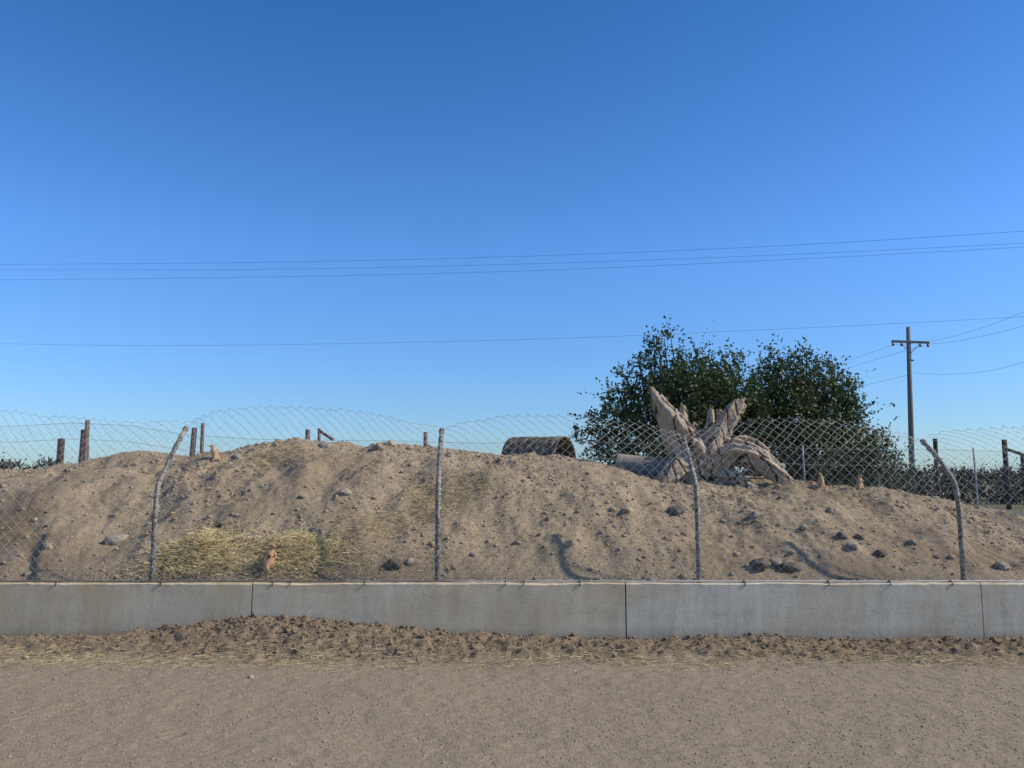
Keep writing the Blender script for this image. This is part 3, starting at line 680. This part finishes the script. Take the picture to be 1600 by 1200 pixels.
RT=[(1185,622,26,0),(1190,594,18,0),(1194,568,10,0),(1215,582,24,.2),(1250,582,26,0),(1278,592,26,0),(1300,612,28,0),(1318,638,28,0),(1185,655,46,-.2),(1225,620,42,0),(1250,650,50,-.4),(1290,645,42,0),(1305,678,42,0),(1345,694,30,0),(1200,700,46,0),(1265,705,50,-.3),(1330,715,40,0),(1366,714,28,0),(1385,738,24,0),(1350,745,32,0),(1202,552,6,0),(1240,556,8,0),(1270,562,7,0),(1328,602,8,0),(1347,650,8,0),(1380,688,9,0),(1260,550,5,0)]
tree(LT,22.,'leafy_tree','green bushy tree with a thin top shoot directly behind the stump',LEAF,1050)
tree(RT,22.6,'leafy_tree','green spreading tree sloping down to the right of the stump',LEAF2,1255)
def strip(name,pts,h,d,label,lsz,nper):
    C=[];R_=[]
    for (x0,y0),(x1,y1) in zip(pts[:-1],pts[1:]):
        L=math.hypot(x1-x0,y1-y0); n_=int(L/(h*.45))
        for k in range(n_):
            t=k/n_; r_=h*random.uniform(.35,.55); C.append((x0+(x1-x0)*t+random.uniform(-.3,.3),y0+(y1-y0)*t+random.uniform(-d,d),r_*random.uniform(.7,1.15))); R_.append(r_)
    V,F,rn=leafcloud(np.array(C),np.array(R_),nper,5,lsz,.3,lsz*3)
    return tag(mk(name,V,F,HEDGE,attr={'rnd':rn}),label,'hedge',kind='stuff')
a=at(1385,760,48).x; b=at(1700,760,48).x
strip('hedge',[(a-6,48),(b+25,47)],1.75,.7,'low dark hedge running across the field at the far right',.16,170)
strip('far_treeline',[(at(-200,720,130).x,130),(at(150,720,130).x,128)],4.3,2,'distant grey green line of trees at the far left horizon',.45,24)
strip('far_treeline',[(at(300,720,170).x,170),(at(1500,720,170).x,175),(at(2200,720,170).x,160)],3.2,2,'distant line of trees on the horizon beyond the field at right',.6,20)
V=[(12,31,.02),(90,31,.02),(90,35.5,.02),(12,35.5,.02)]
tag(mk('road',V,[(0,1,2,3)],ASPH),kind='structure')
# ---------------------------------------------------------------- utility pole
YP=44.7; top=at(1419,511,YP); ub=empty('utility_pole',(top.x-.32,YP,0)); tag(ub,'tall wooden utility pole with a crossarm right of the trees','utility pole')
MB().tube([(0,0,-.2),(.17,0,top.z*.5),(.32,0,top.z)],[.165,.14,.105],14).build('pole',WOODG,ub,True)
ca_=at(1420,535,YP).z
R=Matrix.Rotation(math.radians(2),3,'Y')
arm=MB().box((.32,-.15,ca_),(2.1,.10,.13),R).build('crossarm',WOODG,ub)
for sx in(-.98,-.5,.55,.98):
    p=R@Vector((sx,0,0)); p.x+=.32
    MB().tube([(p.x,-.15,ca_+p.z-.06),(p.x,-.15,ca_+p.z-.11),(p.x,-.15,ca_+p.z-.18),(p.x,-.15,ca_+p.z-.26)],[.03,.06,.08,.04],10).build('insulator',CER,arm,True)
for s_ in(-1,1): MB().tube([(.32+s_*.55,-.18,ca_-.08),(.30,-.13,ca_-.65)],.018,6).build('brace',WOODG,ub)
MB().tube([(.28,-.18,8.1),(.42,-.22,8.12)],.05,8).build('insulator',CER,ub,True)
def wire(pts,label,r=.016,group='overhead wires',nm='power_line'):
    P=catmull([at(*p) for p in pts],8); o0=P[0].copy()
    o=MB().tube([p-o0 for p in P],r*.52,5).build(nm,CABLE,smooth=True); o.location=o0; tag(o,label,'power line',group)
wire([(-300,413,62),(0,413,58),(400,410,53),(800,401,48),(1200,385,43),(1600,361,38),(1950,335,34)],'uppermost long wire crossing the whole sky',.015)
wire([(-300,420,62),(0,421.5,58),(400,421,53),(800,413,48),(1200,399,43),(1600,380,38),(1950,358,34)],'second long wire from the top crossing the sky',.014)
wire([(-300,437,62),(0,437,58),(400,433,53),(800,424,48),(1200,407,43),(1600,386,38),(1950,364,34)],'third long wire from the top crossing the sky',.014)
wire([(-300,531,62),(0,537,58),(300,540,54),(800,531,50),(1200,515,46),(1600,495,42),(1950,474,38)],'lowest long wire crossing the sky just above the trees',.013)
wire([(1392,540,44.5),(1480,528,41),(1600,487,36),(1800,385,30)],'wire from the left end of the crossarm up to the right edge',.013)
wire([(1447,538,44.5),(1500,532,42),(1600,509,38),(1800,440,31)],'wire from the right end of the crossarm out to the right edge',.013)
wire([(1392,540,44.7),(1340,558,52),(1290,572,60),(1200,600,75)],'upper wire from the crossarm down left behind the tree',.015)
wire([(1445,540,44.7),(1400,552,50),(1320,577,62),(1230,606,80)],'second wire from the crossarm down left behind the tree',.015)
wire([(1420,586,44.6),(1380,595,50),(1340,605,58),(1250,630,75)],'lower wire from mid pole down left behind the tree',.015)
wire([(1426,583,44.5),(1480,585,41),(1540,580,37),(1600,566,33),(1750,520,27)],'lower wire from mid pole out to the right edge',.012)
# ---------------------------------------------------------------- light
sd=Vector((.80,-.08,.60)).normalized(); el=math.asin(sd.z); az=math.atan2(sd.x,sd.y)
sl=bpy.data.lights.new('sun','SUN'); sl.energy=4.5; sl.angle=math.radians(1.0); sl.color=(1,.915,.77)
so_=bpy.data.objects.new('sun',sl); COL.objects.link(so_); so_.rotation_euler=sd.to_track_quat('Z','Y').to_euler()
w=bpy.data.worlds.new('World'); S.world=w; w.use_nodes=True; nt=w.node_tree
sk=nt.nodes.new('ShaderNodeTexSky'); sk.sky_type='NISHITA'; sk.sun_disc=False; sk.sun_elevation=el; sk.sun_rotation=az; sk.air_density=1.; sk.dust_density=.4; sk.ozone_density=2.5
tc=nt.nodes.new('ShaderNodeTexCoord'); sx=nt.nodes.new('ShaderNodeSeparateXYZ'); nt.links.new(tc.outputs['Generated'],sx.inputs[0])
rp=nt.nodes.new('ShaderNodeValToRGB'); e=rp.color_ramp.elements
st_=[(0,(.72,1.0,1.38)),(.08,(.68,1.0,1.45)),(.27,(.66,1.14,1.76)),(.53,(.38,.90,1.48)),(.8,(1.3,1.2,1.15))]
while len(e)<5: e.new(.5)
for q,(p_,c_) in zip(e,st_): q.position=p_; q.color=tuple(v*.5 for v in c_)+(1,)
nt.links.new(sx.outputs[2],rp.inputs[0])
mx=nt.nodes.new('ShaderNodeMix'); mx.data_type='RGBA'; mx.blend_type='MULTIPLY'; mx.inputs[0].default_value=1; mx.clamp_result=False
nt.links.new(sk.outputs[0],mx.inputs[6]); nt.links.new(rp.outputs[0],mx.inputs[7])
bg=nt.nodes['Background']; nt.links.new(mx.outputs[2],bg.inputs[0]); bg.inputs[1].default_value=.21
S.view_settings.view_transform='Standard'; S.view_settings.look='None'; S.view_settings.exposure=0
